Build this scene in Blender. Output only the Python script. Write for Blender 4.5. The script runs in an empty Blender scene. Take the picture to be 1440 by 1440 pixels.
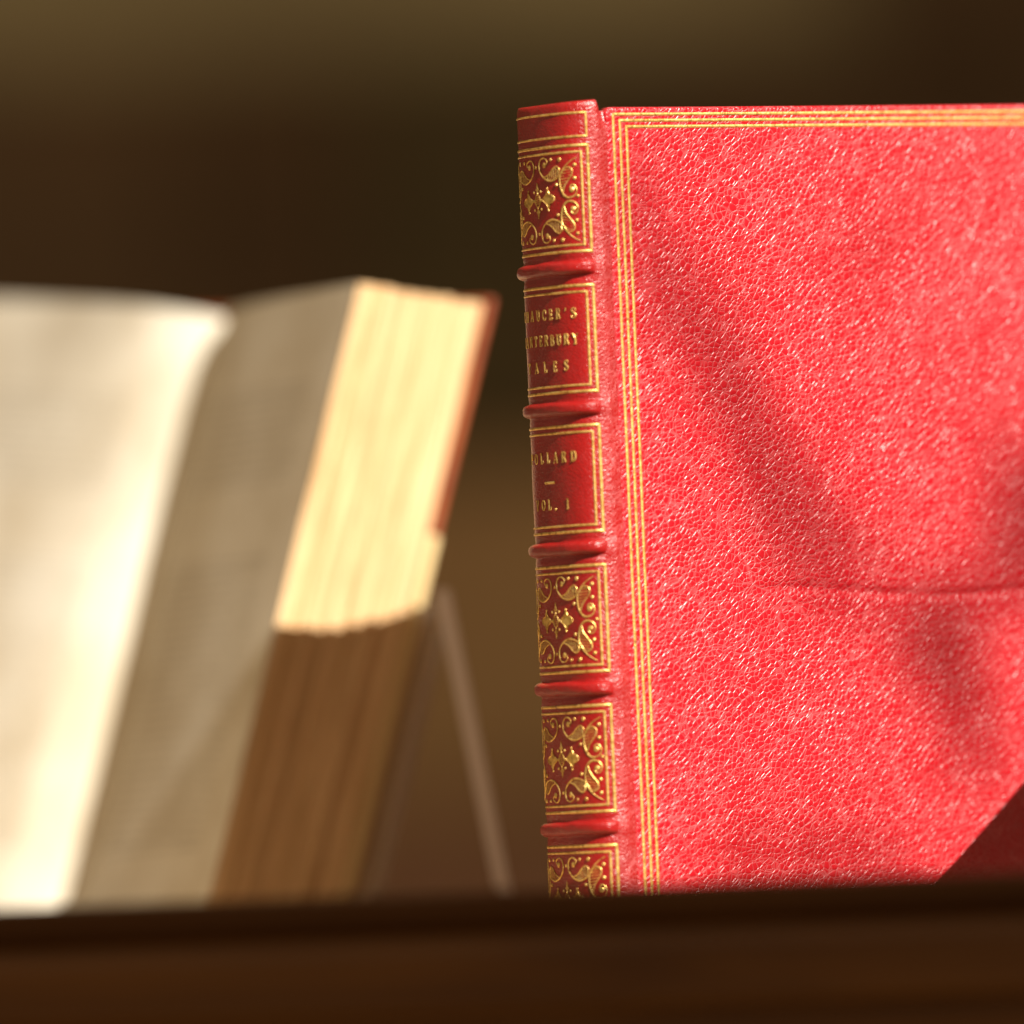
import bpy, bmesh, math, random
from mathutils import Vector, Matrix, noise

random.seed(7)
scene = bpy.context.scene
MM = 0.001
R = math.radians

# ------------------------------------------------------------------ camera
CAM_D, EYE, AIM = 2.7, 0.046, 0.1114          # camera 2.7 m away, low, long lens
ROLL = R(2.4)
cam_data = bpy.data.cameras.new("camera")
cam = bpy.data.objects.new("camera", cam_data)
scene.collection.objects.link(cam)
pitch = math.atan((AIM - EYE) / CAM_D)
fwd = Vector((0, math.cos(pitch), math.sin(pitch)))
rx = Vector((1, 0, 0)); up0 = Vector((0, -math.sin(pitch), math.cos(pitch)))
right = rx * math.cos(ROLL) - up0 * math.sin(ROLL)
up = rx * math.sin(ROLL) + up0 * math.cos(ROLL)
m = Matrix((right, up, -fwd)).transposed().to_4x4()
m.translation = Vector((0, -CAM_D, EYE))
cam.matrix_world = m
cam_data.sensor_width = 36
cam_data.lens = 36 * (CAM_D / math.cos(pitch)) / 0.22608
cam_data.clip_start = 0.05; cam_data.clip_end = 100
cam_data.dof.use_dof = True
cam_data.dof.focus_distance = CAM_D + 0.018
cam_data.dof.aperture_fstop = cam_data.lens / 86.0
cam_data.dof.aperture_blades = 0
scene.camera = cam

# ------------------------------------------------------------------ world and lamps
world = bpy.data.worlds.new("World"); scene.world = world
world.use_nodes = True
bg = world.node_tree.nodes["Background"]
bg.inputs[0].default_value = (1.0, 0.74, 0.46, 1)
bg.inputs[1].default_value = 0.33

# low sunlight reaching the case through a window: one distant, small, hard lamp
AZ, EL = R(31), R(36)
LDIR = Vector((math.sin(AZ) * math.cos(EL), -math.cos(AZ) * math.cos(EL), math.sin(EL)))
ld = bpy.data.lights.new("window_sunlight", 'SPOT')
lo = bpy.data.objects.new("window_sunlight", ld); scene.collection.objects.link(lo)
LTARGET = Vector((0.03, 0.0, 0.366))
lo.location = LTARGET + LDIR * 7.0
lo.rotation_euler = (-LDIR).to_track_quat('-Z', 'Y').to_euler()
ld.energy = 6700
ld.color = (1.0, 0.93, 0.82)
ld.shadow_soft_size = 0.0065
ld.spot_size = 2 * math.atan(0.315 / 7.0)
ld.spot_blend = 0.14

DAPPLE_SIGN = -1.0
# the beam is dappled: soft dim patches, as from leaves outside the window (direction in lamp space)
ld.use_nodes = True
_nt = ld.node_tree; _em = _nt.nodes["Emission"]
def _nd(kind, **kw):
    n_ = _nt.nodes.new(kind)
    for k_, v_ in kw.items(): setattr(n_, k_, v_)
    return n_
def _mth(op, a_, b_=None):
    n_ = _nd("ShaderNodeMath", operation=op)
    for i_, v_ in enumerate((a_, b_)):
        if v_ is None: continue
        if isinstance(v_, (int, float)): n_.inputs[i_].default_value = v_
        else: _nt.links.new(v_, n_.inputs[i_])
    return n_.outputs[0]
_tc = _nd("ShaderNodeTexCoord"); _sp = _nd("ShaderNodeSeparateXYZ"); _nt.links.new(_tc.outputs["Normal"], _sp.inputs[0])
_gx = _mth('MULTIPLY', _mth('DIVIDE', _sp.outputs[0], _sp.outputs[2]), DAPPLE_SIGN)
_gy = _mth('MULTIPLY', _mth('DIVIDE', _sp.outputs[1], _sp.outputs[2]), DAPPLE_SIGN)
_cb = _nd("ShaderNodeCombineXYZ"); _nt.links.new(_gx, _cb.inputs[0]); _nt.links.new(_gy, _cb.inputs[1])
_wn = _nd("ShaderNodeTexNoise"); _wn.inputs["Scale"].default_value = 330.0; _wn.inputs["Detail"].default_value = 2
_nt.links.new(_cb.outputs[0], _wn.inputs["Vector"])
_wv = _nd("ShaderNodeVectorMath", operation='MULTIPLY_ADD'); _nt.links.new(_wn.outputs["Color"], _wv.inputs[0])
_wv.inputs[1].default_value = (0.0016, 0.0016, 0); _nt.links.new(_cb.outputs[0], _wv.inputs[2])
_off = _nd("ShaderNodeVectorMath", operation='SUBTRACT'); _nt.links.new(_wv.outputs[0], _off.inputs[0]); _off.inputs[1].default_value = (0.0008, 0.0008, 0)
_inv = (-LDIR).to_track_quat('-Z', 'Y').to_matrix().transposed()
DAPPLES = [(21, 160, 10, .26), (26, 148, 11, .34), (31, 136, 11, .38), (37, 124, 12, .40), (44, 112, 12, .40), (52, 101, 12, .38), (62, 94, 10, .30), (84, 75, 11, .60), (78, 86, 10, .42), (88, 62, 10, .42), (97, 54, 9, .30),
           (107, 111, 13, .58), (114, 97, 12, .50), (98, 91, 11, .36), (92, 84, 9, .25), (8, 188, 9, .30), (9, 172, 10, .38), (14, 156, 9, .30), (64, 166, 12, .28), (80, 176, 11, .22), (28, 30, 10, .42), (47, 29, 11, .46), (66, 31, 11, .42), (96, 128, 9, .22)]
DAPPLES = [(0.0238 + u_ * .001 * math.cos(R(32)), u_ * .001 * math.sin(R(32)), z_ * .001, r_, k_) for (u_, z_, r_, k_) in DAPPLES]
DAPPLES += [(-0.120, 0.33, 0.150, 26, .32), (-0.125, 0.335, 0.085, 24, .22), (-0.10, 0.30, 0.168, 16, .25)]   # over the open pages
_acc = None
for (x_, y_, z_, r_, k_) in DAPPLES:
    P_ = Vector((x_, y_, z_))
    q_ = _inv @ (P_ - lo.location)
    d_ = _nd("ShaderNodeVectorMath", operation='DISTANCE'); _nt.links.new(_off.outputs[0], d_.inputs[0])
    d_.inputs[1].default_value = (q_.x / -q_.z, q_.y / -q_.z, 0)
    g_ = _mth('EXPONENT', _mth('MULTIPLY', _mth('POWER', _mth('DIVIDE', d_.outputs["Value"], r_ * .001 / 7.0), 2.0), -1.0))
    f_ = _mth('SUBTRACT', 1.0, _mth('MULTIPLY', g_, k_))
    _acc = f_ if _acc is None else _mth('MULTIPLY', _acc, f_)
_nt.links.new(_acc, _em.inputs["Strength"])

scene.view_settings.view_transform = 'Standard'

scene.view_settings.look = 'None'
scene.view_settings.exposure = 0.0
scene.view_settings.gamma = 1.0
scene.view_settings.use_curve_mapping = False
scene.cycles.max_bounces = 8
scene.cycles.sample_clamp_indirect = 6.0

# ------------------------------------------------------------------ material helpers
class NT:
    def __init__(s, name):
        s.m = bpy.data.materials.new(name); s.m.use_nodes = True
        s.t = s.m.node_tree; s.b = s.t.nodes["Principled BSDF"]
    def n(s, kind, **kw):
        nd = s.t.nodes.new(kind)
        for k, v in kw.items():
            if k.startswith("i_"):
                key = k[2:]
                key = int(key) if key.isdigit() else key.replace("_", " ")
                nd.inputs[key].default_value = v
            else:
                setattr(nd, k, v)
        return nd
    def l(s, a, b): s.t.links.new(a, b)
    def math(s, op, a, b=None, c=None, clamp=False):
        nd = s.n("ShaderNodeMath", operation=op, use_clamp=clamp)
        for i, v in enumerate((a, b, c)):
            if v is None: continue
            if isinstance(v, (int, float)): nd.inputs[i].default_value = v
            else: s.l(v, nd.inputs[i])
        return nd.outputs[0]
    def ramp(s, fac, stops):
        nd = s.n("ShaderNodeValToRGB")
        el = nd.color_ramp.elements
        while len(el) < len(stops): el.new(0.5)
        for e, (p, c) in zip(el, stops):
            e.position = p; e.color = c if len(c) == 4 else (*c, 1)
        s.l(fac, nd.inputs[0]); return nd.outputs[0]
    def coords(s, scale=(1, 1, 1), rot=(0, 0, 0)):
        tc = s.n("ShaderNodeTexCoord"); mp = s.n("ShaderNodeMapping")
        mp.inputs["Scale"].default_value = scale; mp.inputs["Rotation"].default_value = rot
        s.l(tc.outputs["Object"], mp.inputs[0]); return mp.outputs[0]
    def noise(s, vec, scale, detail=3, rough=0.5):
        nd = s.n("ShaderNodeTexNoise"); nd.inputs["Scale"].default_value = scale
        nd.inputs["Detail"].default_value = detail; nd.inputs["Roughness"].default_value = rough
        s.l(vec, nd.inputs["Vector"]); return nd
    def bump(s, height, dist, strength=1.0, normal=None):
        nd = s.n("ShaderNodeBump"); nd.inputs["Distance"].default_value = dist
        nd.inputs["Strength"].default_value = strength
        s.l(height, nd.inputs["Height"])
        if normal is not None: s.l(normal, nd.inputs["Normal"])
        return nd.outputs[0]
    def mix(s, fac, a, b):
        nd = s.n("ShaderNodeMix", data_type='RGBA')
        for sock, v in ((nd.inputs[0], fac), (nd.inputs[6], a), (nd.inputs[7], b)):
            if isinstance(v, (int, float)): sock.default_value = v
            elif isinstance(v, tuple): sock.default_value = (*v, 1) if len(v) == 3 else v
            else: s.l(v, sock)
        return nd.outputs[2]

def leather(name, cell, depth, wrinkle, base, dark, rough, coat, spec, glint_w, glint_k, edge_u=None):
    """pebbled goatskin: stretched cells, longer wrinkles running up to the right, fine pores"""
    k = NT(name)
    v0 = k.coords()
    wn = k.noise(v0, 70, 3)
    warp = k.n("ShaderNodeVectorMath", operation='MULTIPLY_ADD')
    k.l(wn.outputs["Color"], warp.inputs[0]); warp.inputs[1].default_value = (0.0028,) * 3
    k.l(v0, warp.inputs[2])
    mp = k.n("ShaderNodeMapping"); k.l(warp.outputs[0], mp.inputs[0])
    mp.inputs["Rotation"].default_value = (0, R(32), 0)
    mp2 = k.n("ShaderNodeMapping"); k.l(mp.outputs[0], mp2.inputs[0])
    mp2.inputs["Scale"].default_value = (0.92, 1, 1.0)
    ve = k.n("ShaderNodeTexVoronoi", feature='DISTANCE_TO_EDGE'); k.l(mp2.outputs[0], ve.inputs["Vector"])
    ve.inputs["Scale"].default_value = cell; ve.inputs["Randomness"].default_value = 1
    # rounded pebbles that fall steeply into thin valleys
    cells = k.math('SUBTRACT', 1.0, k.math('EXPONENT', k.math('MULTIPLY', ve.outputs["Distance"], -7.0)))
    mp3 = k.n("ShaderNodeMapping"); k.l(mp.outputs[0], mp3.inputs[0])
    mp3.inputs["Scale"].default_value = (0.40, 1, 1)
    vw = k.n("ShaderNodeTexVoronoi", feature='DISTANCE_TO_EDGE'); k.l(mp3.outputs[0], vw.inputs["Vector"])
    vw.inputs["Scale"].default_value = cell * 0.36
    wr = k.math('SUBTRACT', 1.0, k.math('EXPONENT', k.math('MULTIPLY', vw.outputs["Distance"], -6.0)))
    wr = k.math('MULTIPLY', wr, wrinkle)
    fine = k.noise(v0, cell * 2.6, 2, 0.6).outputs["Fac"]
    mid = k.noise(v0, cell * 0.55, 2, 0.5).outputs["Fac"]
    h = k.math('ADD', k.math('MULTIPLY', cells, 1.0), wr)
    h = k.math('ADD', h, k.math('MULTIPLY', fine, 0.05))
    h = k.math('ADD', h, k.math('MULTIPLY', mid, 0.14))
    nb = k.bump(h, depth)
    k.l(nb, k.b.inputs["Normal"]); k.l(nb, k.b.inputs["Coat Normal"])
    tone = k.noise(v0, 45, 4, 0.6).outputs["Fac"]
    col = k.mix(k.ramp(tone, [(0.35, (0, 0, 0)), (0.7, (1, 1, 1))]), dark, base)
    # colour slightly darker in the pores between the pebbles
    pore = k.ramp(ve.outputs["Distance"], [(0.0, (0.9,) * 3), (0.12, (1, 1, 1))])
    cm = k.n("ShaderNodeMix", data_type='RGBA', blend_type='MULTIPLY'); cm.inputs[0].default_value = 1
    k.l(col, cm.inputs[6]); k.l(pore, cm.inputs[7])
    # pale glints painted into the thin valleys between pebbles and along the wrinkles
    vmask = k.ramp(k.noise(v0, 130, 2, 0.5).outputs["Fac"], [(0.30, (0.35,) * 3), (0.58, (1, 1, 1))])
    v1 = k.ramp(ve.outputs["Distance"], [(0.0, (1, 1, 1)), (glint_w, (0, 0, 0))])
    v2 = k.ramp(vw.outputs["Distance"], [(0.0, (1, 1, 1)), (glint_w * 0.5, (0, 0, 0))])
    glint = k.math('MULTIPLY', k.math('MAXIMUM', v1, k.math('MULTIPLY', v2, 0.8)), vmask)
    glint = k.math('MULTIPLY', glint, glint_k)
    if edge_u is not None:
        # painted glints kept beside the joint, fainter over the burnished panels
        sx_ = k.n("ShaderNodeSeparateXYZ"); k.l(v0, sx_.inputs[0])
        glint = k.math('MULTIPLY', glint, k.ramp(k.math('MULTIPLY_ADD', sx_.outputs[0], 1000.0, -edge_u), [(0.0, (0.18,) * 3), (0.9, (1, 1, 1))]))
    k.l(k.mix(glint, cm.outputs[2], (0.85, 0.30, 0.31)), k.b.inputs["Base Color"])
    rv = k.noise(v0, 26, 3, 0.55).outputs["Fac"]
    k.l(k.math('MULTIPLY_ADD', rv, 0.22, rough - 0.11), k.b.inputs["Roughness"])
    k.b.inputs["Specular IOR Level"].default_value = spec
    k.b.inputs["Coat Weight"].default_value = coat
    k.b.inputs["Coat Roughness"].default_value = 0.24
    return k.m

M_COVER = leather("red_goatskin_cover", 860, 0.000125, 0.6, (0.47, 0.0024, 0.011), (0.40, 0.0018, 0.008), 0.38, 0.36, 0.36, 0.105, 0.25)
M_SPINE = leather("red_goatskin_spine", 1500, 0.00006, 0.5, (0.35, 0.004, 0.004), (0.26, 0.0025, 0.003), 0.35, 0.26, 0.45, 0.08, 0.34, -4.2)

def gold(name):
    k = NT(name)
    v = k.coords()
    n1 = k.noise(v, 900, 3, 0.6).outputs["Fac"]
    k.l(k.ramp(n1, [(0.28, (0.36, 0.17, 0.04)), (0.5, (0.84, 0.55, 0.15)), (0.75, (0.97, 0.72, 0.28))]), k.b.inputs["Base Color"])
    # gold rubbed thin: the leather shows through in flecks
    wear = k.ramp(k.noise(v, 520, 4, 0.65).outputs["Fac"], [(0.60, (0, 0, 0)), (0.70, (1, 1, 1))])
    big = k.ramp(k.noise(v, 60, 2, 0.5).outputs["Fac"], [(0.40, (0.15,) * 3), (0.62, (0.95,) * 3)])
    wear = k.math('MULTIPLY', wear, big)
    old = k.b.inputs["Base Color"].links[0].from_socket
    k.l(k.mix(wear, old, (0.22, 0.03, 0.012)), k.b.inputs["Base Color"])
    k.l(k.math('MULTIPLY_ADD', wear, -0.7, 0.74), k.b.inputs["Metallic"])
    k.b.inputs["Roughness"].default_value = 0.40
    k.l(k.bump(k.noise(v, 2600, 2).outputs["Fac"], 0.00008), k.b.inputs["Normal"])
    return k.m
M_GOLD = gold("gold_leaf_tooling")

def paper_edge(name, c0, c1, axis_scale):
    k = NT(name)
    v = k.coords(scale=axis_scale)
    n1 = k.noise(v, 1.0, 4, 0.65).outputs["Fac"]
    k.l(k.ramp(n1, [(0.30, c0), (0.62, c1)]), k.b.inputs["Base Color"])
    k.b.inputs["Roughness"].default_value = 0.85
    k.l(k.bump(n1, 0.0006), k.b.inputs["Normal"])
    return k.m
M_EDGE = paper_edge("aged_page_edges", (0.44, 0.26, 0.10), (0.74, 0.53, 0.30), (30, 1300, 30))
M_EDGE2 = paper_edge("gilt_page_edges", (0.55, 0.36, 0.10), (0.75, 0.55, 0.2), (14, 900, 9))

def paper_page(name, sgn):
    """printed leaf: paper with lines of small type inside its margins (flat print)"""
    k = NT(name)
    tc = k.n("ShaderNodeTexCoord"); sp = k.n("ShaderNodeSeparateXYZ"); k.l(tc.outputs["UV"], sp.inputs[0])
    u, v = sp.outputs[0], sp.outputs[1]
    line = k.math('FRACT', k.math('MULTIPLY', v, 64.0))
    row = k.math('FLOOR', k.math('MULTIPLY', v, 64.0))
    inl = k.math('MULTIPLY', k.math('GREATER_THAN', line, 0.34), k.math('LESS_THAN', line, 0.74))
    cb = k.n("ShaderNodeCombineXYZ")
    k.l(k.math('MULTIPLY', u, 55.0), cb.inputs[0]); k.l(k.math('MULTIPLY', row, 3.7), cb.inputs[1])
    nz = k.noise(cb.outputs[0], 1.0, 2).outputs["Fac"]
    ink = k.math('GREATER_THAN', nz, 0.42)
    mg = k.math('MULTIPLY', k.math('GREATER_THAN', u, 0.16), k.math('LESS_THAN', u, 0.84))
    mv = k.math('MULTIPLY', k.math('GREATER_THAN', v, 0.14), k.math('LESS_THAN', v, 0.86))
    a = k.math('MULTIPLY', k.math('MULTIPLY', inl, ink), k.math('MULTIPLY', mg, mv))
    gap = k.math('SUBTRACT', 1.0, k.math('MULTIPLY', k.math('GREATER_THAN', v, 0.60), k.math('LESS_THAN', v, 0.70)))
    a = k.math('MULTIPLY', k.math('MULTIPLY', a, gap), 0.30 if sgn > 0 else 0.26)
    fox = k.noise(tc.outputs["Object"], 22, 4, 0.6).outputs["Fac"]
    pc = k.ramp(fox, [(0.36, (0.62, 0.55, 0.42)), (0.64, (0.80, 0.76, 0.65))])
    k.l(k.mix(a, pc, (0.07, 0.055, 0.045)), k.b.inputs["Base Color"])
    k.b.inputs["Roughness"].default_value = 0.9
    k.b.inputs["Specular IOR Level"].default_value = 0.2
    return k.m
M_PAGE_R = paper_page("printed_paper_text", 1)
M_PAGE_L = paper_page("printed_paper_light", -1)

def wood(name, c0, c1, scale, rough, spec=0.4):
    k = NT(name)
    v = k.coords(scale=scale)
    n1 = k.noise(v, 1.0, 6, 0.6)
    n1.inputs["Distortion"].default_value = 0.6
    k.l(k.ramp(n1.outputs["Fac"], [(0.3, c0), (0.7, c1)]), k.b.inputs["Base Color"])
    k.b.inputs["Roughness"].default_value = rough
    k.b.inputs["Specular IOR Level"].default_value = spec
    k.l(k.bump(n1.outputs["Fac"], 0.0004), k.b.inputs["Normal"])
    return k.m
M_RAIL = wood("dark_stained_wood", (0.070, 0.022, 0.002), (0.15, 0.054, 0.006), (6, 60, 90), 0.5, 0.25)
M_OAK = wood("warm_oak", (0.30, 0.15, 0.06), (0.44, 0.25, 0.11), (40, 5, 50), 0.55, 0.25)  # pale tone of the added case end, for bounce into its shadow
M_CAP = wood("shade_toned_cap", (0.045, 0.014, 0.0015), (0.080, 0.027, 0.003), (6, 60, 90), 0.6, 0.15)  # darker colour stands in for the shade along the rail's top
M_DECK = wood("case_floor_wood", (0.40, 0.27, 0.15), (0.52, 0.37, 0.22), (8, 80, 60), 0.5, 0.3)
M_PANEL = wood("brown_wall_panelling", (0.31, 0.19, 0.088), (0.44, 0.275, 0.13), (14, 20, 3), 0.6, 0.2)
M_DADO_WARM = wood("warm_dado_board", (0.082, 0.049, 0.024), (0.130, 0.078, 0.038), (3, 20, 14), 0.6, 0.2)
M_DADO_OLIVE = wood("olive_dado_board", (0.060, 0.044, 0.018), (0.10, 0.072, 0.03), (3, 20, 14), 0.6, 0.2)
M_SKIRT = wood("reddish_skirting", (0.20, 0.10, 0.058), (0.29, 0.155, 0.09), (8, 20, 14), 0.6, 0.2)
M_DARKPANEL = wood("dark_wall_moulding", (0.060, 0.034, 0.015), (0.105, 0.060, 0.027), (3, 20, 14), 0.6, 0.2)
M_PLASTER = wood("olive_plaster", (0.31, 0.255, 0.145), (0.44, 0.37, 0.215), (6, 6, 6), 0.9, 0.1)

kk = NT("old_calf_cover")
kv = kk.coords()
kk.l(kk.ramp(kk.noise(kv, 60, 5, 0.6).outputs["Fac"], [(0.3, (0.20, 0.035, 0.012)), (0.7, (0.38, 0.09, 0.025))]), kk.b.inputs["Base Color"])
kk.b.inputs["Roughness"].default_value = 0.5
kk.l(kk.bump(kk.noise(kv, 700, 3).outputs["Fac"], 0.0003), kk.b.inputs["Normal"])
M_CALF = kk.m
kk = NT("vellum_corner")
kk.b.inputs["Base Color"].default_value = (0.60, 0.45, 0.22, 1); kk.b.inputs["Roughness"].default_value = 0.6
kv = kk.coords()
kk.l(kk.bump(kk.noise(kv, 500, 3).outputs["Fac"], 0.0003), kk.b.inputs["Normal"])
M_VELLUM = kk.m

kk = NT("clear_acrylic")
kk.b.inputs["Base Color"].default_value = (0.80, 0.68, 0.56, 1)
kk.b.inputs["Roughness"].default_value = 0.18
kk.b.inputs["Transmission Weight"].default_value = 0.72
kk.b.inputs["IOR"].default_value = 1.2
kv = kk.coords()
kk.l(kk.math('MULTIPLY_ADD', kk.noise(kv, 30, 3).outputs["Fac"], 0.2, 0.08), kk.b.inputs["Roughness"])
M_ACRYLIC = kk.m
kk = NT("polished_acrylic_edge")
kk.b.inputs["Base Color"].default_value = (0.78, 0.71, 0.65, 1)
kk.b.inputs["Roughness"].default_value = 0.35
kv = kk.coords()
kk.l(kk.bump(kk.noise(kv, 200, 2).outputs["Fac"], 0.0002), kk.b.inputs["Normal"])
M_ACRYLIC_EDGE = kk.m

# ------------------------------------------------------------------ object helpers
col = scene.collection
def link(name, me, mat, parent=None, smooth=True):
    o = bpy.data.objects.new(name, me); col.objects.link(o)
    if mat is not None and not me.materials: me.materials.append(mat)
    if smooth:
        me.polygons.foreach_set("use_smooth", [True] * len(me.polygons))
    if parent is not None: o.parent = parent
    return o
def mesh(name, verts, faces, mat, parent=None, smooth=True):
    me = bpy.data.meshes.new(name); me.from_pydata(verts, [], faces); me.update()
    return link(name, me, mat, parent, smooth)
def empty(name, matrix, label, cat):
    o = bpy.data.objects.new(name, None); col.objects.link(o)
    o.empty_display_size = 0.02
    o.matrix_world = matrix
    o["label"] = label; o["category"] = cat
    return o
def grid_faces(nu, nv, off=0, flip=False):
    f = []
    for i in range(nu - 1):
        for j in range(nv - 1):
            a = off + i * nv + j
            q = (a, a + nv, a + nv + 1, a + 1)
            f.append(q[::-1] if flip else q)
    return f
def rounded_box(name, lo_, hi_, r, mat, parent=None, seg=3):
    bm = bmesh.new(); bmesh.ops.create_cube(bm, size=1)
    for v in bm.verts:
        v.co = Vector([lo_[i] + (v.co[i] + 0.5) * (hi_[i] - lo_[i]) for i in range(3)])
    if r > 0:
        bmesh.ops.bevel(bm, geom=bm.edges[:], offset=r, segments=seg, affect='EDGES', profile=0.6)
    me = bpy.data.meshes.new(name); bm.to_mesh(me); bm.free()
    o = link(name, me, mat, parent, smooth=False)
    return o

# ------------------------------------------------------------------ the setting behind
def setting():
    Y = 2.2
    w = rounded_box("wall", (-3.0, Y, -0.75), (3.0, Y + 0.1, 2.2), 0, M_PLASTER); w["kind"] = "structure"
    rounded_box("skirting_board", (-2.9, Y - 0.035, -0.74), (2.9, Y - 0.001, 0.046), 0.004, M_SKIRT, w)
    rounded_box("wall_panel", (-2.9, Y - 0.02, 0.047), (2.9, Y - 0.001, 0.185), 0.004, M_PANEL, w)
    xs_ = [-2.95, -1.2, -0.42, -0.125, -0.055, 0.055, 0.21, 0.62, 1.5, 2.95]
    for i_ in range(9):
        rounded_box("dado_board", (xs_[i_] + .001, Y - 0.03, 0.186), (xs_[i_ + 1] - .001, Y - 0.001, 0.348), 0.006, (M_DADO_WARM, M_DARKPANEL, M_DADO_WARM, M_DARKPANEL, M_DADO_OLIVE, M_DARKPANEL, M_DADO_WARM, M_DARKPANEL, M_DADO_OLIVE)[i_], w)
    rounded_box("door_post", (0.150, Y - 0.05, 0.349), (0.40, Y - 0.001, 2.15), 0.006, M_DADO_WARM, w)
setting()

# ------------------------------------------------------------------ display case
def display_case():
    t = empty("display_case", Matrix.Translation((0, 0.05, -0.06)), "dark stained wooden case rail across the front, blurred below the books", "display case")
    off = Vector((0, 0.05, -0.06))
    def lb(name, a, b, r, mat):
        return rounded_box(name, tuple(Vector(a) - off), tuple(Vector(b) - off), r, mat, t)
    lb("floor_board", (-0.62, -0.140, -0.022), (0.235, 0.60, 0.0), 0.001, M_DECK)
    # moulded front rail: profile swept along x, a touch out of square like the photo
    xs = [-0.62 + 0.855 * i / 40 for i in range(41)]
    def sweep(name, prof, mat):
        vs, fs = [], []
        n = len(prof)
        for x in xs:
            for (y, z) in prof:
                vs.append((x - off.x, y + 0.004 * x - off.y, z - 0.004 * x - off.z))
        for i in range(len(xs) - 1):
            for j in range(n):
                a, b = i * n + j, i * n + (j + 1) % n
                fs.append((a, b, b + n, a + n))
        fs.append(tuple(range(n))[::-1]); fs.append(tuple(range((len(xs) - 1) * n, len(xs) * n)))
        return mesh(name, vs, fs, mat, t, smooth=False)
    sweep("front_rail", [(-0.1382, -0.06), (-0.1382, 0.0203), (-0.152, 0.0203), (-0.158, 0.0200), (-0.163, 0.0190), (-0.1668, 0.0165), (-0.1685, 0.0128), (-0.1680, 0.0085), (-0.1655, 0.0050),
                         (-0.160, 0.0030), (-0.156, 0.0026), (-0.156, -0.06)], M_RAIL)
    sweep("rail_cap", [(-0.1380, 0.0196), (-0.1385, 0.0255), (-0.142, 0.0285), (-0.148, 0.0292), (-0.154, 0.0284), (-0.1565, 0.0258), (-0.1562, 0.0225), (-0.1550, 0.0196)], M_CAP)
    # added end rail and post, unseen at right, to cast the cover's corner shadow
    x0, x1 = 0.175, 0.190
    def prism(name, pr, mat):
        vs = [(x0 - off.x, y - off.y, z - off.z) for y, z in pr] + [(x1 - off.x, y - off.y, z - off.z) for y, z in pr]
        k = len(pr)
        fs = [tuple(range(k)), tuple(range(k, 2 * k))[::-1]] + [(i, i + k, (i + 1) % k + k, (i + 1) % k) for i in range(k)]
        mesh(name, vs, fs, mat, t, smooth=False)
    topz = lambda y: 0.1436 - 0.2278 * (y + 0.0482)
    prism("added_end_rail", [(-0.136, topz(-0.136) - 0.048), (-0.136, topz(-0.136)), (0.42, topz(0.42)), (0.42, 0.0006)][:3] + [(0.42, 0.0006), (0.405, 0.0006)], M_OAK)
    prism("added_end_post", [(-0.135, 0.0004), (-0.135, topz(-0.136) - 0.0475), (-0.120, topz(-0.120) - 0.050), (-0.120, 0.0004)], M_OAK)
display_case()

# ------------------------------------------------------------------ red book
BH = 0.200
YAW = R(32)
RB = empty("leather_book", Matrix.Translation((0.0238, 0.0, 0.0)) @ Matrix.Rotation(YAW, 4, 'Z'),
           "upright red leather book with gilt tooled spine and gold line border", "book")

# spine section: flat in the middle, rounding into the joints (s = arc length from the spine's centre, mm)
S_END = 17.0
def tau(s): return R(min(1.0 * s + 0.0165 * s ** 3, 75.0))
_N = 640
_tab = [(0.0, 0.0)]
for i in range(_N):
    s = (i + 0.5) * S_END / _N; d = S_END / _N
    _tab.append((_tab[-1][0] + math.sin(tau(s)) * d, _tab[-1][1] + math.cos(tau(s)) * d))
SAG, HALF = _tab[-1]
UE, WE = -2.3, 0.10                 # where the spine ends beside the front board
THICK = 2 * HALF
def spine_pt(s, z, off=0.0):
    a = abs(s)
    if a > S_END: a = S_END
    x = a / S_END * _N; i = min(int(x), _N - 1); f = x - i
    u = _tab[i][0] * (1 - f) + _tab[i + 1][0] * f
    w = _tab[i][1] * (1 - f) + _tab[i + 1][1] * f
    t = tau(a)
    nu, nw = -math.cos(t), math.sin(t)
    if s < 0: w, nw = -w, -nw
    U = UE - SAG + u + nu * off
    W = WE - HALF + w + nw * off
    return Vector((U * MM, -W * MM, z * MM))

TOPS = [191.7 - 30.93 * i for i in range(6)]         # outer frame tops of the six panels
PH = 23.4
BANDS = [TOPS[i] - PH - 3.6 for i in range(5)]
SF = 15.0                                            # outer frame half width
INSET = 1.5

def head_z(s):
    # headcap stands a little proud and dips in the middle
    return 201.3 + 0.45 * (abs(s) / S_END) ** 2

def band_swell(s, z):
    """leather drawn up beside each band near the joint, pinched at its roots"""
    h = 0.0
    for b in BANDS:
        d = abs(z - b)
        if d < 6:
            h += 0.34 * math.exp(-((d) / 2.0) ** 2) * math.exp(-((abs(s) - 16.3) / 1.6) ** 2)
            h -= 0.13 * math.exp(-((d - 2.0) / 0.42) ** 2) * (1 if abs(s) < 14.5 else max(0, 1 - (abs(s) - 14.5) / 2))
    return h

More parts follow.
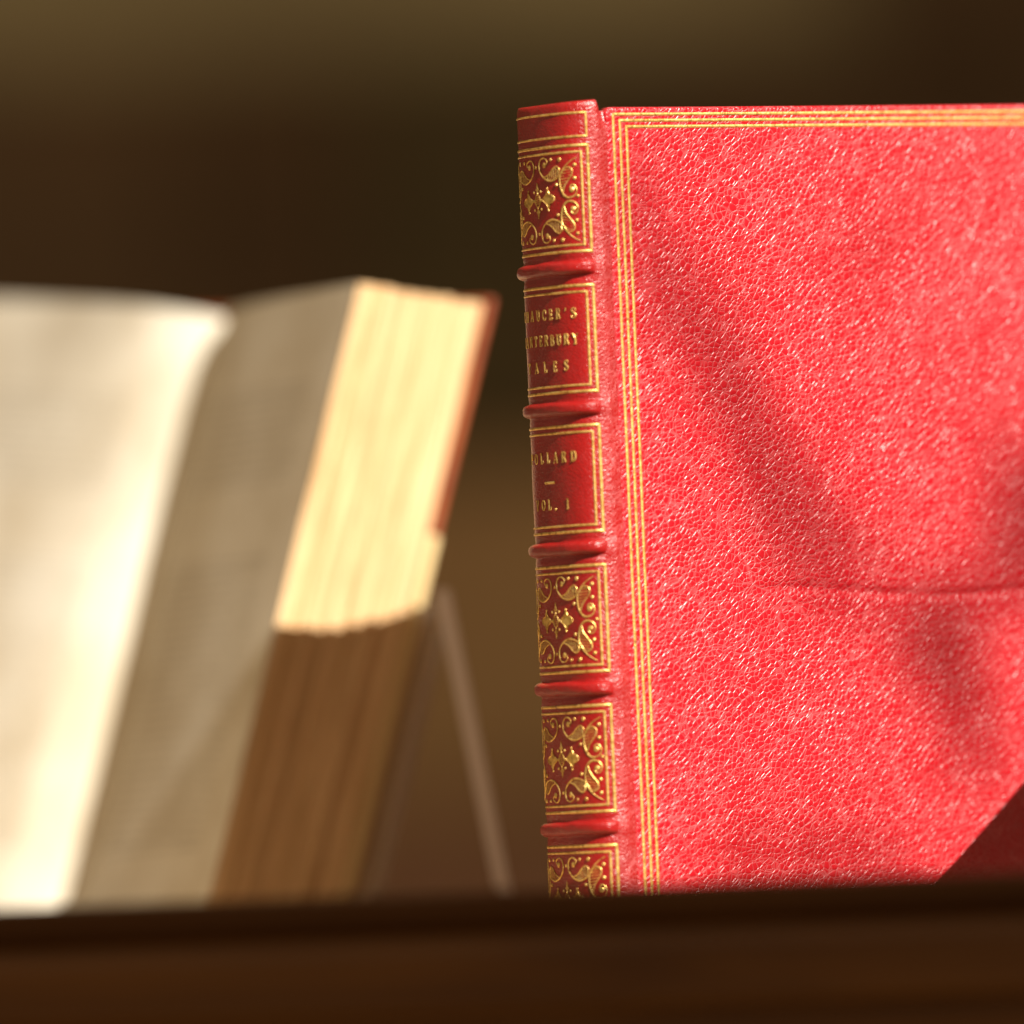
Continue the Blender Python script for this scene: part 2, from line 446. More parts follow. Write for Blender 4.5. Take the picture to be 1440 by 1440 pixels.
def build_spine():
    ss = [-S_END + 2 * S_END * i / 150 for i in range(151)]
    zs, z = [], 0.0
    while z < 199.0:
        zs.append(z); z += 0.34
    nz_main = len(zs)
    rows = []
    verts = []
    nS = len(ss)
    # joint columns beyond the spine's end, over to the front board
    JC = [(0.6, 0.06), (1.2, 0.02), (1.7, -0.06), (2.2, -0.14), (2.7, -0.18), (3.2, -0.22), (3.7, -0.9)]
    def column(kind, val):
        out = []
        for zi in range(nz_main):
            z = zs[zi]
            if kind == 's':
                n = noise.noise(Vector((val * 0.25, z * 0.12, 3))) * 0.10
                out.append(spine_pt(val, z, n + band_swell(val, z)))
            else:
                du, dw = val
                deep = max(0.0, (z - 194.5) / 4.5) ** 2
                k = math.exp(-((du - 2.3) / 0.9) ** 2)
                sw = 0
                for b in BANDS:
                    sw += 0.42 * math.exp(-((z - b) / 2.6) ** 2)
                n = noise.noise(Vector((du * 0.6, z * 0.2, 9))) * 0.09
                w = WE + dw - deep * 1.3 * k + sw * math.exp(-((du - 0.4) / 1.5) ** 2) + n
                out.append(Vector(((UE + du) * MM, -w * MM, z * MM)))
        # headcap: rises, rounds over inward
        base = out[-1]
        s_eff = val if kind == 's' else S_END
        hz = head_z(s_eff) if kind == 's' else 201.75 - max(0, val[0] - 0.6) * 2.2
        if kind == 's':
            inn = spine_pt(val, 0, 0) - spine_pt(val, 0, 1.0)
        else:
            inn = Vector((0, 1, 0)) * MM * 1.0
            hz = max(hz, 199.3)
        inn.z = 0
        z1 = 199.0
        for (fi, fz) in ((0.0, 0.45), (0.12, 0.78), (0.42, 0.96), (0.85, 1.0), (1.3, 0.92), (1.6, 0.6), (1.7, -0.6)):
            p = base + inn * fi
            p.z = (z1 + (hz - z1) * fz) * MM
            out.append(p)
        return out
    cols = [column('s', s) for s in ss] + [column('j', j) for j in JC]
    nv = len(cols[0])
    for c in cols: verts += [tuple(p) for p in c]
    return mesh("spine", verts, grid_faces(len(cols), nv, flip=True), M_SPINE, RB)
SPINE = build_spine()

def build_band(zb, idx):
    ss = [-16.7 + 33.4 * i / 110 for i in range(111)]
    pr = []
    for i in range(23):
        a = -1 + 2 * i / 22
        pr.append(a)
    verts = []
    for s in ss:
        e = max(0.0, min(1.0, (16.7 - abs(s)) / 3.6)); e = e * e * (3 - 2 * e)
        for a in pr:
            # flat-topped roll with steep shoulders
            hgt = (1 - abs(a) ** 3.2) ** 0.72
            zz = zb + a * (1.62 + 0.05 * math.sin(s * 0.9 + idx)) + 0.16 * noise.noise(Vector((s * 0.16, idx * 4.1, 0))) + (0.010, -0.006, 0.004, -0.012, 0.008)[idx] * s
            o = -0.16 + (0.16 + 1.50 * e) * hgt + 0.09 * noise.noise(Vector((s * 0.35, a * 1.5, idx * 3.3)))
            verts.append(tuple(spine_pt(s, zz, o)))
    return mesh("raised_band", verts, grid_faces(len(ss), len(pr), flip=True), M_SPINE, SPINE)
for i, b in enumerate(BANDS): build_band(b, i)

# boards ------------------------------------------------------------
BW = 135.0
def cover_relief(u, z):
    """gentle unevenness of the board and one crease across the leather (mm)"""
    h = 0.35 * noise.noise(Vector((u * 0.028 + 3.1, z * 0.028 + 1.7, 0.3)))
    h += 0.10 * noise.noise(Vector((u * 0.07, z * 0.07, 5.3)))
    zc = 90.6 + 1.6 * math.exp(-((u - 40) / 16) ** 2) - 0.7 * math.sin(u * 0.09)
    k = max(0.0, min(1.0, (u - 20) / 30))
    h -= 0.62 * k * math.exp(-((z - zc) / 1.15) ** 2) * (0.7 + 0.5 * noise.noise(Vector((u * 0.12, 0, 2))))
    return h
def build_board(name, front):
    n_u, n_z = 330, 420
    x0, x1, z0, z1 = 0.45, BW, 0.0, BH / MM
    r = 0.75
    us = [x0 + (x1 - x0) * (i / (n_u - 1)) for i in range(n_u)]
    zs = [z0 + (z1 - z0) * (j / (n_z - 1)) for j in range(n_z)]
    # denser at the rims
    rim = [0.0, 0.06, 0.18, 0.36, 0.56, 0.8]
    us = sorted(set([x0 + q for q in rim] + [x1 - q for q in rim] + [u for u in us if x0 + 1 < u < x1 - 1]))
    zs = sorted(set([z0 + q for q in rim] + [z1 - q for q in rim] + [z for z in zs if z0 + 1 < z < z1 - 1]))
    T = 2.8
    verts = []; nv = len(zs)
    def drop(d):
        if d >= r: return 0.0
        return r - math.sqrt(max(0.0, r * r - (r - d) ** 2))
    base_w = 0.0 if front else -(THICK - 0.2) + 0.0
    sg = 1 if front else -1
    for u in us:
        for z in zs:
            d = min(u - x0, x1 - u, z - z0, z1 - z)
            uu, zz = u, z
            # slightly softened corner at the head of the joint
            cx, cz, cr = x0 + 1.6, z1 - 1.6, 1.6
            if u < cx and z > cz:
                q = Vector((u - cx, z - cz)); m_ = max(abs(q.x), abs(q.y))
                if q.length > 0:
                    q2 = q.normalized() * m_; uu, zz = cx + q2.x, cz + q2.y
            edge = min(1.0, d / 9.0)
            w = -drop(d) + (cover_relief(u, z) * edge if front else 0)
            verts.append((uu * MM, -(base_w + sg * w) * MM, zz * MM))
    faces = grid_faces(len(us), nv, flip=not front)
    nface = len(verts)
    # border skirt and inner side
    nu = len(us)
    ring = [i * nv for i in range(nu)] + [(nu - 1) * nv + j for j in range(1, nv)] + [i * nv + nv - 1 for i in range(nu - 2, -1, -1)] + [j for j in range(nv - 2, 0, -1)]
    k0 = len(verts)
    for i in ring:
        x, y, z = verts[i]
        verts.append((x, -(base_w - sg * T) * MM, z))
    L = len(ring)
    for i in range(L):
        a, b = ring[i], ring[(i + 1) % L]
        q = (a, k0 + i, k0 + (i + 1) % L, b)
        faces.append(q if front else q[::-1])
    faces.append(tuple(range(k0, k0 + L)) if not front else tuple(range(k0 + L - 1, k0 - 1, -1)))
    return mesh(name, verts, faces, M_COVER, RB)
COVER = build_board("front_cover", True)
build_board("back_cover", False)

def page_block():
    a, b = -3.2, -(THICK - 3.4)
    vs, fs = [], []
    n = 24
    u0, u1, z0, z1 = -3.0, BW - 4.0, 3.0, BH / MM - 3.5
    pr = []
    for i in range(n + 1):
        w = a + (b - a) * i / n
        t = (i / n - 0.5) * 2
        pr.append((u1 - 3.0 * (1 - t * t), w))
    poly = [(u0, a)] + pr + [(u0, b)]
    k = len(poly)
    for z in (z0, z1):
        for (u, w) in poly: vs.append((u * MM, -w * MM, z * MM))
    fs = [tuple(range(k))[::-1], tuple(range(k, 2 * k))] + [(i, (i + 1) % k, (i + 1) % k + k, i + k) for i in range(k)]
    mesh("page_block", vs, fs, M_EDGE2, RB, smooth=False)
page_block()

# gilt tooling --------------------------------------------------------
def catmull(pts, n=8):
    if len(pts) < 3: return [Vector(p) for p in pts]
    P = [Vector(p) for p in pts]
    P = [P[0] * 2 - P[1]] + P + [P[-1] * 2 - P[-2]]
    out = []
    for i in range(1, len(P) - 2):
        for k in range(n):
            t = k / n
            out.append(0.5 * ((2 * P[i]) + (P[i + 1] - P[i - 1]) * t + (2 * P[i - 1] - 5 * P[i] + 4 * P[i + 1] - P[i + 2]) * t * t
                              + (3 * P[i] - P[i - 1] - 3 * P[i + 1] + P[i + 2]) * t ** 3))
    out.append(P[-2]); return out

class Tool:
    """collects pressed-gold strokes laid on a surface map f(x, z, off) -> point"""
    def __init__(s, f): s.f, s.v, s.q = f, [], []
    def stroke(s, pts, w, closed=False, lift=0.10, wob=0.0):
        """pts: (x, z) or (x, z, width)"""
        P = [Vector((p[0], p[1])) for p in pts]
        W = [(p[2] if len(p) > 2 else w) for p in pts]
        n = len(P); k0 = len(s.v)
        for i in range(n):
            if closed: t = P[(i + 1) % n] - P[i - 1]
            else: t = P[min(i + 1, n - 1)] - P[max(i - 1, 0)]
            if t.length < 1e-9: t = Vector((1, 0))
            t.normalize(); nn = Vector((-t.y, t.x))
            if closed and n == 4 or (closed and i in getattr(s, 'corners', ())):
                pass
            for (a, o) in ((-0.5, 0.0), (-0.28, lift), (0.0, lift * 1.35), (0.28, lift), (0.5, 0.0)):
                q = P[i] + nn * (a * W[i])
                if wob: o += wob * noise.noise(Vector((q.x * 1.3, q.y * 1.3, 4)))
                s.v.append(tuple(s.f(q.x, q.y, o + 0.015)))
        m_ = n if closed else n - 1
        for i in range(m_):
            a, b = k0 + i * 5, k0 + ((i + 1) % n) * 5
            for j in range(4): s.q.append((a + j, b + j, b + j + 1, a + j + 1))
    def line(s, a, b, w, step=0.6, wob=0.02):
        a, b = Vector(a), Vector(b); n = max(2, int((b - a).length / step) + 1)
        s.stroke([tuple(a + (b - a) * (i / (n - 1))) for i in range(n)], w, wob=wob)
    def curve(s, pts, w, n=7):
        dims = 3 if len(pts[0]) > 2 else 2
        s.stroke([tuple(p) for p in catmull([(*p, ) if len(p) == 3 else (*p, w) for p in pts], n)], w)
    def dot(s, c, r, hgt=0.22):
        k0 = len(s.v); n = 10
        s.v.append(tuple(s.f(c[0], c[1], hgt + 0.015)))
        for (rr, hh) in ((0.55, 0.85), (0.85, 0.5), (1.0, 0.0)):
            for i in range(n):
                a = 2 * math.pi * i / n
                s.v.append(tuple(s.f(c[0] + r * rr * math.cos(a), c[1] + r * rr * math.sin(a), hgt * hh + 0.012)))
        for i in range(n):
            s.q.append((k0, k0 + 1 + i, k0 + 1 + (i + 1) % n))
            for k in range(2):
                a = k0 + 1 + k * n + i; b = k0 + 1 + k * n + (i + 1) % n
                s.q.append((a, a + n, b + n, b))
    def poly(s, pts, off=0.06):
        """filled leaf, fanned from its middle"""
        c = Vector((0, 0))
        for p in pts: c += Vector(p)
        c /= len(pts); k0 = len(s.v)
        s.v.append(tuple(s.f(c.x, c.y, off)))
        for p in pts: s.v.append(tuple(s.f(p[0], p[1], 0.02)))
        n = len(pts)
        for i in range(n): s.q.append((k0, k0 + 1 + i, k0 + 1 + (i + 1) % n))
    def build(s, name, parent, label=None):
        o = mesh(name, s.v, s.q, M_GOLD, parent)
        if label: o["label"] = label
        return o

def f_spine(x, z, off): return spine_pt(x, z, off + 0.06)
def f_cover(x, z, off):
    d = min(x - 0.45, BW - x, z, BH / MM - z)
    return Vector((x * MM, -(cover_relief(x, z) * min(1.0, d / 9.0) + off + 0.02) * MM, z * MM))

# triple fillet round the cover
for k, (iu, iz) in enumerate(((2.55, 1.65), (4.25, 3.03), (5.95, 4.40))):
    t = Tool(f_cover)
    a, b, c, d = (iu, iz), (BW - iu, iz), (BW - iu, 200 - iz), (iu, 200 - iz)
    wl = 0.66
    e = wl * 0.42
    t.line((a[0], a[1] - e), (d[0], d[1] + e), wl, 0.5)
    t.line((d[0] - e * 0, d[1]), c, wl, 0.5)
    t.line((c[0], c[1] + e), (b[0], b[1] - e), wl, 1.0)
    t.line(b, a, wl, 1.0)
    t.build("gilt_fillet", COVER)

# spine frames
def frame(name, x, z0, z1, w):
    t = Tool(f_spine); e = w * 0.42
    t.line((x, z0 - e), (x, z1 + e), w, 0.5)
    t.line((-x, z0 - e), (-x, z1 + e), w, 0.5)
    t.line((-x, z1), (x, z1), w * 0.9, 0.4)
    t.line((-x, z0), (x, z0), w * 0.9, 0.4)
    return t.build(name, SPINE)
frame("gilt_frame", 14.9, 193.7, 198.9, 0.50)
frame("gilt_frame", 14.9, 2.0, 8.0, 0.50)
for i, zt in enumerate(TOPS):
    frame("gilt_frame", SF, zt - PH, zt, 0.66)
    frame("gilt_frame", SF - INSET, zt - PH + INSET * 0.94, zt - INSET * 0.94, 0.52)

IX = SF - INSET
def corner_piece(cz, sx, sz):
    """scrolled pair of hatched leaves growing from one corner of a panel"""
    kx = IX / 13.1
    jx, jz, ja = random.uniform(-.16, .16), random.uniform(-.14, .14), random.uniform(-.025, .025)
    f = lambda x, z, o: f_spine(sx * x * kx + jx + ja * (z - 5), cz - sz * z + jz + ja * (x - 7), o)
    t = Tool(f)
    # stem from the corner into the tall leaf, its back ending in a curl
    t.curve([(12.2, 1.1, .20), (10.9, 1.8, .26), (9.4, 3.0, .28), (8.4, 4.3, .28), (8.0, 5.3, .28), (7.95, 6.9, .34), (8.3, 8.2, .42), (9.0, 9.35, .46), (10.15, 9.95, .42),
             (11.5, 9.6, .34), (12.1, 8.5, .32), (11.7, 7.35, .30), (10.95, 7.15, .28), (10.5, 7.7, .26)], .3)
    rin = [(8.4, 4.7, .22), (9.2, 3.55, .26), (10.25, 3.2, .28), (11.1, 3.8, .28), (11.0, 5.0, .28), (10.1, 6.2, .28), (9.2, 7.45, .28), (8.8, 8.8, .30)]
    t.curve(rin, .26)
    t.dot((11.0, 8.2), .62, .20)
    for k in range(8):
        q = k / 7
        z = 3.75 + 4.6 * q
        xl = 8.05 + (0.9 * max(0, (4.9 - z)) if z < 4.9 else 0) + 0.06
        xr = 11.05 - 0.5 * max(0, 4.0 - z) if z < 5.0 else 11.0 - 0.76 * (z - 5.0)
        if xr - xl > 0.25: t.stroke([(xl, z + 0.16), (xr, z - 0.12)], 0.17, lift=0.05)
    # the lying leaf
    t.curve([(8.1, 4.7, .26), (7.1, 5.6, .30), (4.9, 6.05, .40), (2.8, 5.35, .42), (1.35, 3.95, .36), (1.1, 2.35, .34), (1.8, 1.2, .32), (3.0, 1.0, .30), (4.0, 1.65, .30), (3.75, 2.45, .28)], .3)
    t.curve([(7.7, 4.6, .22), (7.9, 3.6, .26), (7.1, 2.95, .28), (6.0, 3.35, .28), (4.95, 4.35, .28), (3.7, 5.0, .28), (2.9, 5.2, .26)], .26)
    t.dot((3.0, 2.5), .62, .20)
    for k in range(6):
        x = 4.1 + 3.2 * k / 5
        zt_ = 4.95 - 0.9 * (x - 3.9) if x < 5.9 else max(3.0, 3.35 - 0.35 * (x - 5.9))
        t.stroke([(x + 0.15, 5.85 - 0.22 * max(0, x - 5.2)), (x + 0.05, zt_)], 0.17, lift=0.05)
    for (p, r_) in (((5.3, 1.4), .38), ((7.9, 1.45), .48), ((11.7, 2.75), .42), ((11.65, 5.7), .42), ((6.9, 7.0), .40)):
        t.dot(p, r_)
    return t.build("gilt_corner_scroll", SPINE)

def centre_flower(cz):
    jx, jz, ja = random.uniform(-.22, .22), random.uniform(-.22, .22), random.uniform(-.04, .04)
    t = Tool(lambda x, z, o: f_spine(x + jx + ja * (z - cz), z + jz - ja * x, o))
    oval = [(0.95 * math.cos(a), cz + 1.35 * math.sin(a)) for a in [2 * math.pi * i / 20 for i in range(20)]]
    t.stroke(oval, 0.26, closed=True)
    for k in (-0.7, -0.25, 0.2, 0.65): t.stroke([(-0.75, cz + k), (0.75, cz + k + 0.15)], 0.16, lift=0.06)
    for sx in (-1, 1):
        # large side flower
        pts = [(1.9, 0), (2.5, .55), (3.1, .85), (3.7, 1.5), (3.9, 2.3), (4.45, 1.5), (4.5, 1.0), (5.4, .85), (6.3, .15), (5.9, 0)]
        full = pts + [(p[0], -p[1]) for p in pts[::-1][1:-1]]
        t.poly([(sx * x, cz + z) for x, z in full], 0.10)
        t.stroke([(sx * x, cz + z) for x, z in full], 0.2, closed=True, lift=0.12)
        t.dot((sx * 1.45, cz), 0.36)
        for sz in (-1, 1):
            t.dot((sx * 3.9, cz + sz * 2.4), 0.28)
            t.dot((sx * 1.35, cz + sz * 1.95), 0.32)
    for sz in (-1, 1):
        b = [(0, 1.75), (.8, 2.5), (.35, 2.85), (.25, 3.5), (0, 4.2), (-.25, 3.5), (-.35, 2.85), (-.8, 2.5)]
        t.poly([(x, cz + sz * z) for x, z in b], 0.14)
        t.dot((0, cz + sz * 1.65), 0.25)
    for sx in (-1, 1): t.dot((sx * (IX - 0.95), cz), 0.36)
    for sz in (-1, 1): t.dot((0, cz + sz * 7.4), 0.36)
    return t.build("gilt_centre_flower", SPINE)

for i in (0, 3, 4, 5):
    zt = TOPS[i]; z1 = zt - INSET * 0.94; z0 = zt - PH + INSET * 0.94
    for sx in (-1, 1):
        corner_piece(z1, sx, 1)
        corner_piece(z0, sx, -1)
    centre_flower((z0 + z1) / 2)

# serif capitals as pressed strokes: unit cell, cap height 1
TH, TN = 0.18, 0.075
def serif(x, z, w=0.34): return ("l", (x - w / 2, z), (x + w / 2, z), TN)
def arc(cx, cz, rx_, rz_, a0, a1, w0, w1, n=12):
    out = []
    for i in range(n + 1):
        a = R(a0 + (a1 - a0) * i / n)
        th = abs(math.cos(a))
        out.append((cx + rx_ * math.cos(a), cz + rz_ * math.sin(a), w0 + (w1 - w0) * th))
    return ("s", out)
GL = {
 'C': (0.72, [arc(.40, .5, .33, .46, 50, 310, TN, TH), ("l", (.66, .62), (.66, .93), TN), ("l", (.64, .12), (.66, .30), TN)]),
 'H': (0.86, [("l", (.18, 0), (.18, 1), TH), ("l", (.68, 0), (.68, 1), TH), ("l", (.18, .5), (.68, .5), TN)] + [serif(x, z) for x in (.18, .68) for z in (.03, .97)]),
 'A': (0.80, [("l", (.12, 0), (.40, 1), TN), ("l", (.40, 1), (.68, 0), TH), ("l", (.22, .33), (.58, .33), TN), serif(.12, .03, .28), serif(.68, .03, .34)]),
 'U': (0.84, [("l", (.20, 1), (.20, .3), TH), ("l", (.68, 1), (.68, .3), TN), arc(.44, .30, .24, .27, 180, 360, TN, .15), serif(.20, .97), serif(.68, .97, .26)]),
 'E': (0.72, [("l", (.20, 0), (.20, 1), TH), ("l", (.10, .97), (.62, .97), TN), ("l", (.10, .03), (.64, .03), TN), ("l", (.2, .5), (.5, .5), TN), ("l", (.60, .97), (.60, .76), TN), ("l", (.63, .03), (.63, .26), TN), ("l", (.5, .38), (.5, .62), TN)]),
 'R': (0.82, [("l", (.20, 0), (.20, 1), TH), serif(.20, .03), ("l", (.08, .97), (.42, .97), TN), arc(.40, .74, .22, .23, 90, -90, TN, TH), ("l", (.2, .51), (.42, .51), TN), ("l", (.44, .5), (.70, .03), TH), serif(.72, .03, .2)]),
 "'": (0.42, [("s", [(.2, .98, .17), (.22, .85, .15), (.14, .68, .05)])]),
 'S': (0.66, [("s", [(.56, .74, TN), (.54, .90, TN), (.36, .97, TN), (.16, .90, .12), (.11, .74, .17), (.22, .60, .2), (.42, .47, .2), (.55, .34, .19), (.55, .16, .14), (.38, .03, TN), (.18, .06, TN), (.10, .22, TN)]), ("l", (.57, .70), (.57, .96), TN), ("l", (.10, .04), (.10, .30), TN)]),
 'N': (0.86, [("l", (.18, 0), (.18, 1), TN), ("l", (.68, 0), (.68, 1), TN), ("l", (.18, .98), (.68, .04), TH), serif(.18, .03, .28), serif(.16, .97, .28), serif(.68, .97, .28)]),
 'T': (0.78, [("l", (.39, 0), (.39, 1), TH), ("l", (.08, .97), (.70, .97), TN), ("l", (.09, .97), (.09, .74), TN), ("l", (.69, .97), (.69, .74), TN), serif(.39, .03)]),
 'B': (0.76, [("l", (.20, 0), (.20, 1), TH), ("l", (.08, .97), (.40, .97), TN), ("l", (.08, .03), (.42, .03), TN), ("l", (.2, .52), (.42, .52), TN), arc(.38, .745, .20, .225, 90, -90, TN, TH), arc(.40, .275, .23, .245, 90, -90, TN, TH)]),
 'Y': (0.82, [("l", (.12, 1), (.42, .46), TH), ("l", (.70, 1), (.42, .46), TN), ("l", (.42, 0), (.42, .48), TH), serif(.14, .97), serif(.70, .97, .26), serif(.42, .03)]),
 'L': (0.72, [("l", (.20, 0), (.20, 1), TH), serif(.20, .97), ("l", (.08, .03), (.62, .03), TN), ("l", (.61, .03), (.61, .30), TN)]),
 'P': (0.74, [("l", (.20, 0), (.20, 1), TH), serif(.20, .03), ("l", (.08, .97), (.42, .97), TN), arc(.40, .72, .24, .25, 90, -90, TN, TH), ("l", (.2, .47), (.42, .47), TN)]),
 'O': (0.80, [arc(.40, .5, .32, .46, 0, 180, TN, TH), arc(.40, .5, .32, .46, 180, 360, TN, TH)]),
 'D': (0.80, [("l", (.20, 0), (.20, 1), TH), ("l", (.08, .97), (.38, .97), TN), ("l", (.08, .03), (.38, .03), TN), arc(.36, .5, .34, .47, 90, -90, TN, TH)]),
 'V': (0.80, [("l", (.12, 1), (.40, 0), TH), ("l", (.68, 1), (.40, 0), TN), serif(.12, .97), serif(.68, .97, .26)]),
 '.': (0.40, [("d", (.18, .08), .12)]),
 'I': (0.50, [("l", (.25, 0), (.25, 1), TH), serif(.25, .03), serif(.25, .97)]),
 ' ': (0.45, []),
}
def lettering(text, cz, width, cap, label):
    t = Tool(f_spine)
    NX = 0.84
    ws = [GL[c][0] * cap * NX for c in text]
    gap = (width - sum(ws)) / (len(text) - 1)
    x = -width / 2
    for c, w in zip(text, ws):
        jz = random.uniform(-.06, .06)
        for st in GL[c][1]:
            ox, oz = x, cz - cap / 2 + jz
            if st[0] == "l":
                t.line((ox + st[1][0] * cap * NX, oz + st[1][1] * cap), (ox + st[2][0] * cap * NX, oz + st[2][1] * cap), st[3] * cap * 1.12, 0.25, 0.03)
            elif st[0] == "s":
                t.stroke([(ox + p[0] * cap * NX, oz + p[1] * cap, p[2] * cap * 1.12) for p in st[1]], .1, lift=0.09)
            else:
                t.dot((ox + st[1][0] * cap * NX, oz + st[1][1] * cap), st[2] * cap)
        x += w + gap
    return t.build("gilt_lettering", SPINE, label)
c2 = TOPS[1] - PH / 2; c3 = TOPS[2] - PH / 2
lettering("CHAUCER'S", c2 + 5.7, 21.8, 2.40, "top line of gilt title capitals")
lettering("CANTERBURY", c2 + 0.0, 22.4, 2.40, "middle line of gilt title capitals")
lettering("TALES", c2 - 5.8, 16.6, 2.40, "bottom line of gilt title capitals")
lettering("POLLARD", c3 + 5.0, 18.8, 2.40, "gilt name capitals above a short dash")
lettering("VOL. I", c3 - 5.4, 13.6, 2.40, "gilt volume number below a short dash")
t = Tool(f_spine); t.line((-2.0, c3 - 0.5), (2.0, c3 - 0.5), 0.5, 0.3); t.build("gilt_dash", SPINE)

# ------------------------------------------------------------------ open book
OB_M = Matrix.Translation((-0.1010, 0.2545, 0.0116)) @ Matrix.Rotation(R(-61), 4, 'Z') @ Matrix.Rotation(R(-17), 4, 'X') @ Matrix.Rotation(R(2.0), 4, 'Y')
OB = empty("open_book", OB_M, "thick old book lying open on a stand, pale pages, blurred", "book")
V = 160.0; WD = 108.0; TB = 33.0
def smooth(pts, n): return [(p.x, p.y) for p in catmull(pts, n)]
right_curve = smooth([(0, 10), (3, 13), (9, 16.5), (20, 19.5), (40, 23), (70, 27.6), (WD, TB)], 10)
left_curve = smooth([(0, 10), (-4, 14.5), (-10, 19.5), (-20, 24.5), (-36, 28.6), (-62, 32.5), (-88, 35.4), (-WD, 36.5)], 10)

def page_sheet(name, curve, mat, rise, vtop=0.0):
    nv = 26; verts, uvs = [], []
    for (s, n) in curve:
        for j in range(nv):
            v = j / (nv - 1)
            nn = n + rise + 0.5 * noise.noise(Vector((s * 0.03, v * 3, 7)))
            verts.append((s * MM, -nn * MM, (V + vtop) * v * MM)); uvs.append((abs(s) / WD, v))
    sg = curve[-1][0] > 0
    o = mesh(name, verts, grid_faces(len(curve), nv, flip=not sg), mat, OB)
    uv = o.data.uv_layers.new(name="UVMap")
    for lp in o.data.loops: uv.data[lp.index].uv = uvs[lp.vertex_index]
    return o

def block(name, curve, base_n, skew):
    """stack of leaves: ridged fore-edge, ridged head"""
    sgn = 1 if curve[-1][0] > 0 else -1
    layers = 130
    nv = 40
    verts, faces = [], []
    sE, nE = curve[-1]
    rnd = random.Random(5 if sgn > 0 else 6)
    jit = []
    g = 0.0
    for i in range(layers):
        if i % 9 == 0: g = rnd.uniform(-0.8, 0.8)
        jit.append(g + rnd.uniform(-0.35, 0.35))
    # fore-edge sheet: layers across the thickness, v along the height
    for i in range(layers):
        q = i / (layers - 1)
        n = nE - 0.15 + (base_n - nE + 0.15) * q
        hollow = -2.6 * math.sin(math.pi * q)
        for j in range(nv):
            v = j / (nv - 1)
            s = sE - sgn * 0.2 + sgn * (jit[i] + hollow + 0.25 * noise.noise(Vector((i * 0.5, v * 9, sgn))) + 1.4 * q)
            wav = 0.35 * math.sin(v * 5 + q * 3) * (1 - abs(2 * q - 1))
            verts.append((s * MM, -(n + wav) * MM, ((V - 0.3 + skew * q + 0.5 * jit[i]) * v) * MM))
    faces += grid_faces(layers, nv, flip=(sgn < 0))
    # head: from each layer's top straight in toward the gutter, following the leaf's bend
    k0 = len(verts); m_ = 14
    for i in range(layers):
        q = i / (layers - 1)
        for j in range(m_):
            f = j / (m_ - 1)
            cidx = int(round((1 - f) * (len(curve) - 1)))
            cs, cn = curve[cidx]
            n = (cn - 0.15) * (1 - q) + base_n * q
            if j == 0:
                verts.append(verts[i * nv + nv - 1])
            else:
                verts.append((cs * MM, -n * MM, (V - 0.3 + skew * q + 0.5 * jit[i] * (1 - f)) * MM))
    faces += grid_faces(layers, m_, off=k0, flip=(sgn < 0))
    return mesh(name, verts, faces, M_EDGE, OB, smooth=False)

block("page_block", right_curve, 0.0, 4.6)
block("page_block", left_curve, 0.0, 0.0)
page_sheet("right_page", right_curve, M_PAGE_R, 0.0)
page_sheet("left_page", left_curve, M_PAGE_L, 0.0)
# a loose leaf lifting off the left page toward the gutter
leaf = smooth([(0, 10.5), (-2.5, 18), (-7, 25), (-15, 30), (-28, 32.5), (-46, 31)], 8)
# boards
def board(name, s0, s1):
    return rounded_box(name, (s0 * MM, 0.4 * MM, -3 * MM), (s1 * MM, 2.4 * MM, (V + 6.0) * MM), 0.0009, M_CALF, OB)
br = board("cover_board", 6, WD + 1.8)
bl = board("cover_board", -WD - 5, -6)
rounded_box("vellum_corner", ((WD - 16) * MM, 0.15 * MM, -3.3 * MM), ((WD + 2.1) * MM, 2.7 * MM, 108 * MM), 0.0006, M_VELLUM, br)
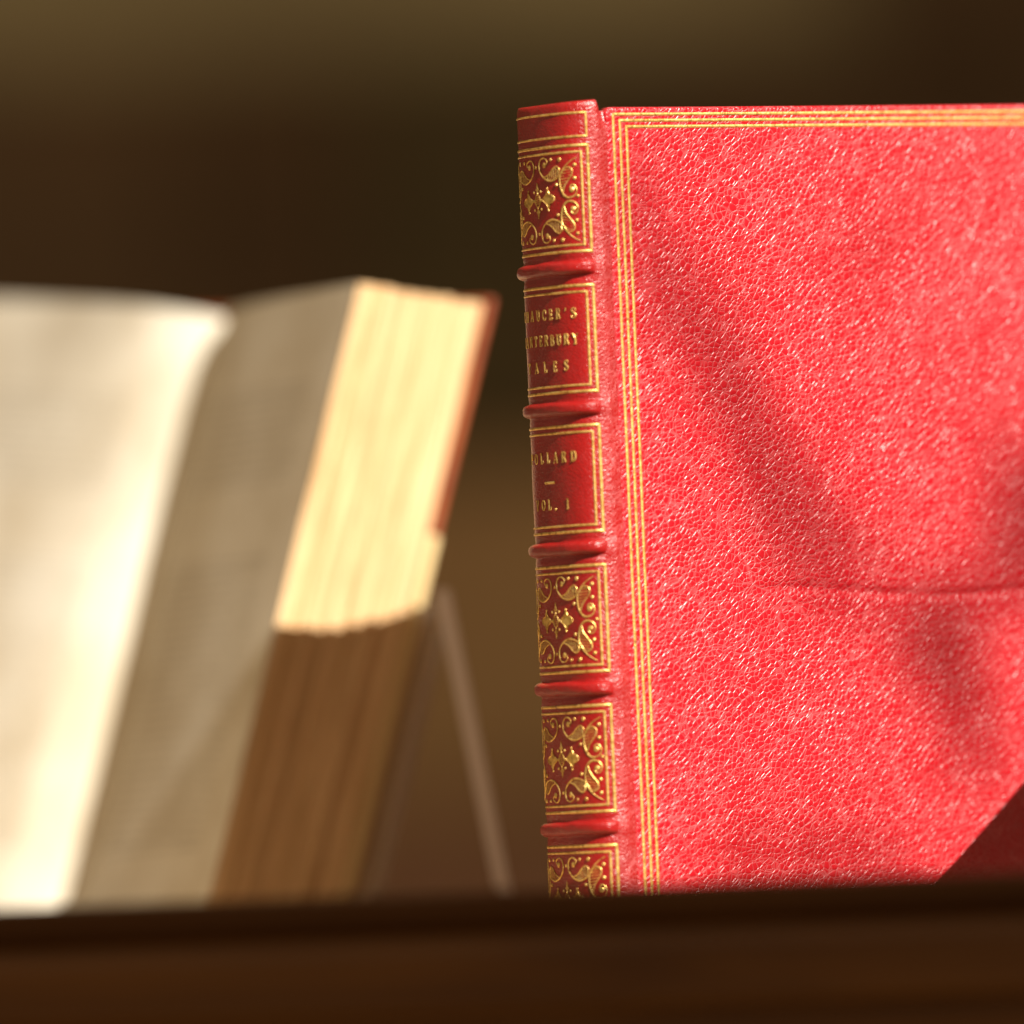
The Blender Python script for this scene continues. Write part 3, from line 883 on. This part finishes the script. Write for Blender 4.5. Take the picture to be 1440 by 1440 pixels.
# leather back between the boards, with its headcap showing above the gutter
vs = []; nn = 17
for i in range(nn):
    a = math.pi * i / (nn - 1)
    for z in (-3, V + 5.5):
        vs.append((-9 * math.cos(a) * MM, (1.0 + 4.5 * math.sin(a)) * MM, z * MM))
for i in range(nn):
    a = math.pi * i / (nn - 1)
    for z in (-3, V + 5.5):
        vs.append((-7.4 * math.cos(a) * MM, (0.6 + 3.0 * math.sin(a)) * MM, z * MM))
fs = []
k = nn * 2
for i in range(nn - 1):
    a = i * 2
    fs += [(a, a + 1, a + 3, a + 2), (k + a, k + a + 2, k + a + 3, k + a + 1), (a + 1, k + a + 1, k + a + 3, a + 3), (a, a + 2, k + a + 2, k + a)]
mesh("leather_back", vs, fs, M_CALF, OB)

# ------------------------------------------------------------------ acrylic stand
ST = empty("book_stand", Matrix.Translation((-0.07, 0.24, 0.0)), "clear acrylic easel stand propping the open book, slanted rear leg visible", "book stand")
INV = Matrix.Translation((0.07, -0.24, 0.0))
def st_box(name, lo_, hi_, r, mat):
    o = rounded_box(name, tuple(x * MM for x in lo_), tuple(x * MM for x in hi_), r, mat, ST)
    o.matrix_local = INV @ OB_M
    return o
st_box("back_plate", (-90, 6.0, -6), (112.5, 9.0, 92), 0.0004, M_ACRYLIC)
st_box("ledge", (-90, -46, -6.2), (88, 5.9, -3.2), 0.0004, M_ACRYLIC)
# slim acrylic leg: from the right edge of the back plate down to the case floor
def bar(name, a_, b_, wx, wy, mat):
    a_, b_ = Vector(a_), Vector(b_)
    vs = []
    for p in (a_, b_):
        for dx, dy in ((-1, -1), (1, -1), (1, 1), (-1, 1)):
            vs.append(tuple(p + Vector((dx * wx / 2, dy * wy / 2, 0)) + Vector((0.07, -0.24, 0))))
    fs = [(3, 2, 1, 0), (4, 5, 6, 7)] + [(i, (i + 1) % 4, (i + 1) % 4 + 4, i + 4) for i in range(4)]
    bm = bmesh.new()
    bv = [bm.verts.new(v) for v in vs]
    for f in fs: bm.faces.new([bv[i] for i in f])
    bmesh.ops.recalc_face_normals(bm, faces=bm.faces[:])
    bmesh.ops.bevel(bm, geom=bm.edges[:], offset=0.0004, segments=2, affect='EDGES')
    me = bpy.data.meshes.new(name); bm.to_mesh(me); bm.free()
    return link(name, me, mat, ST, smooth=False)
top = OB_M @ Vector((0.1155, 0.0035, 0.0955))
foot = Vector((top.x + 0.0156, top.y - 0.002, 0.0006))
bar("rear_leg", top, foot, 0.0034, 0.0060, M_ACRYLIC_EDGE)
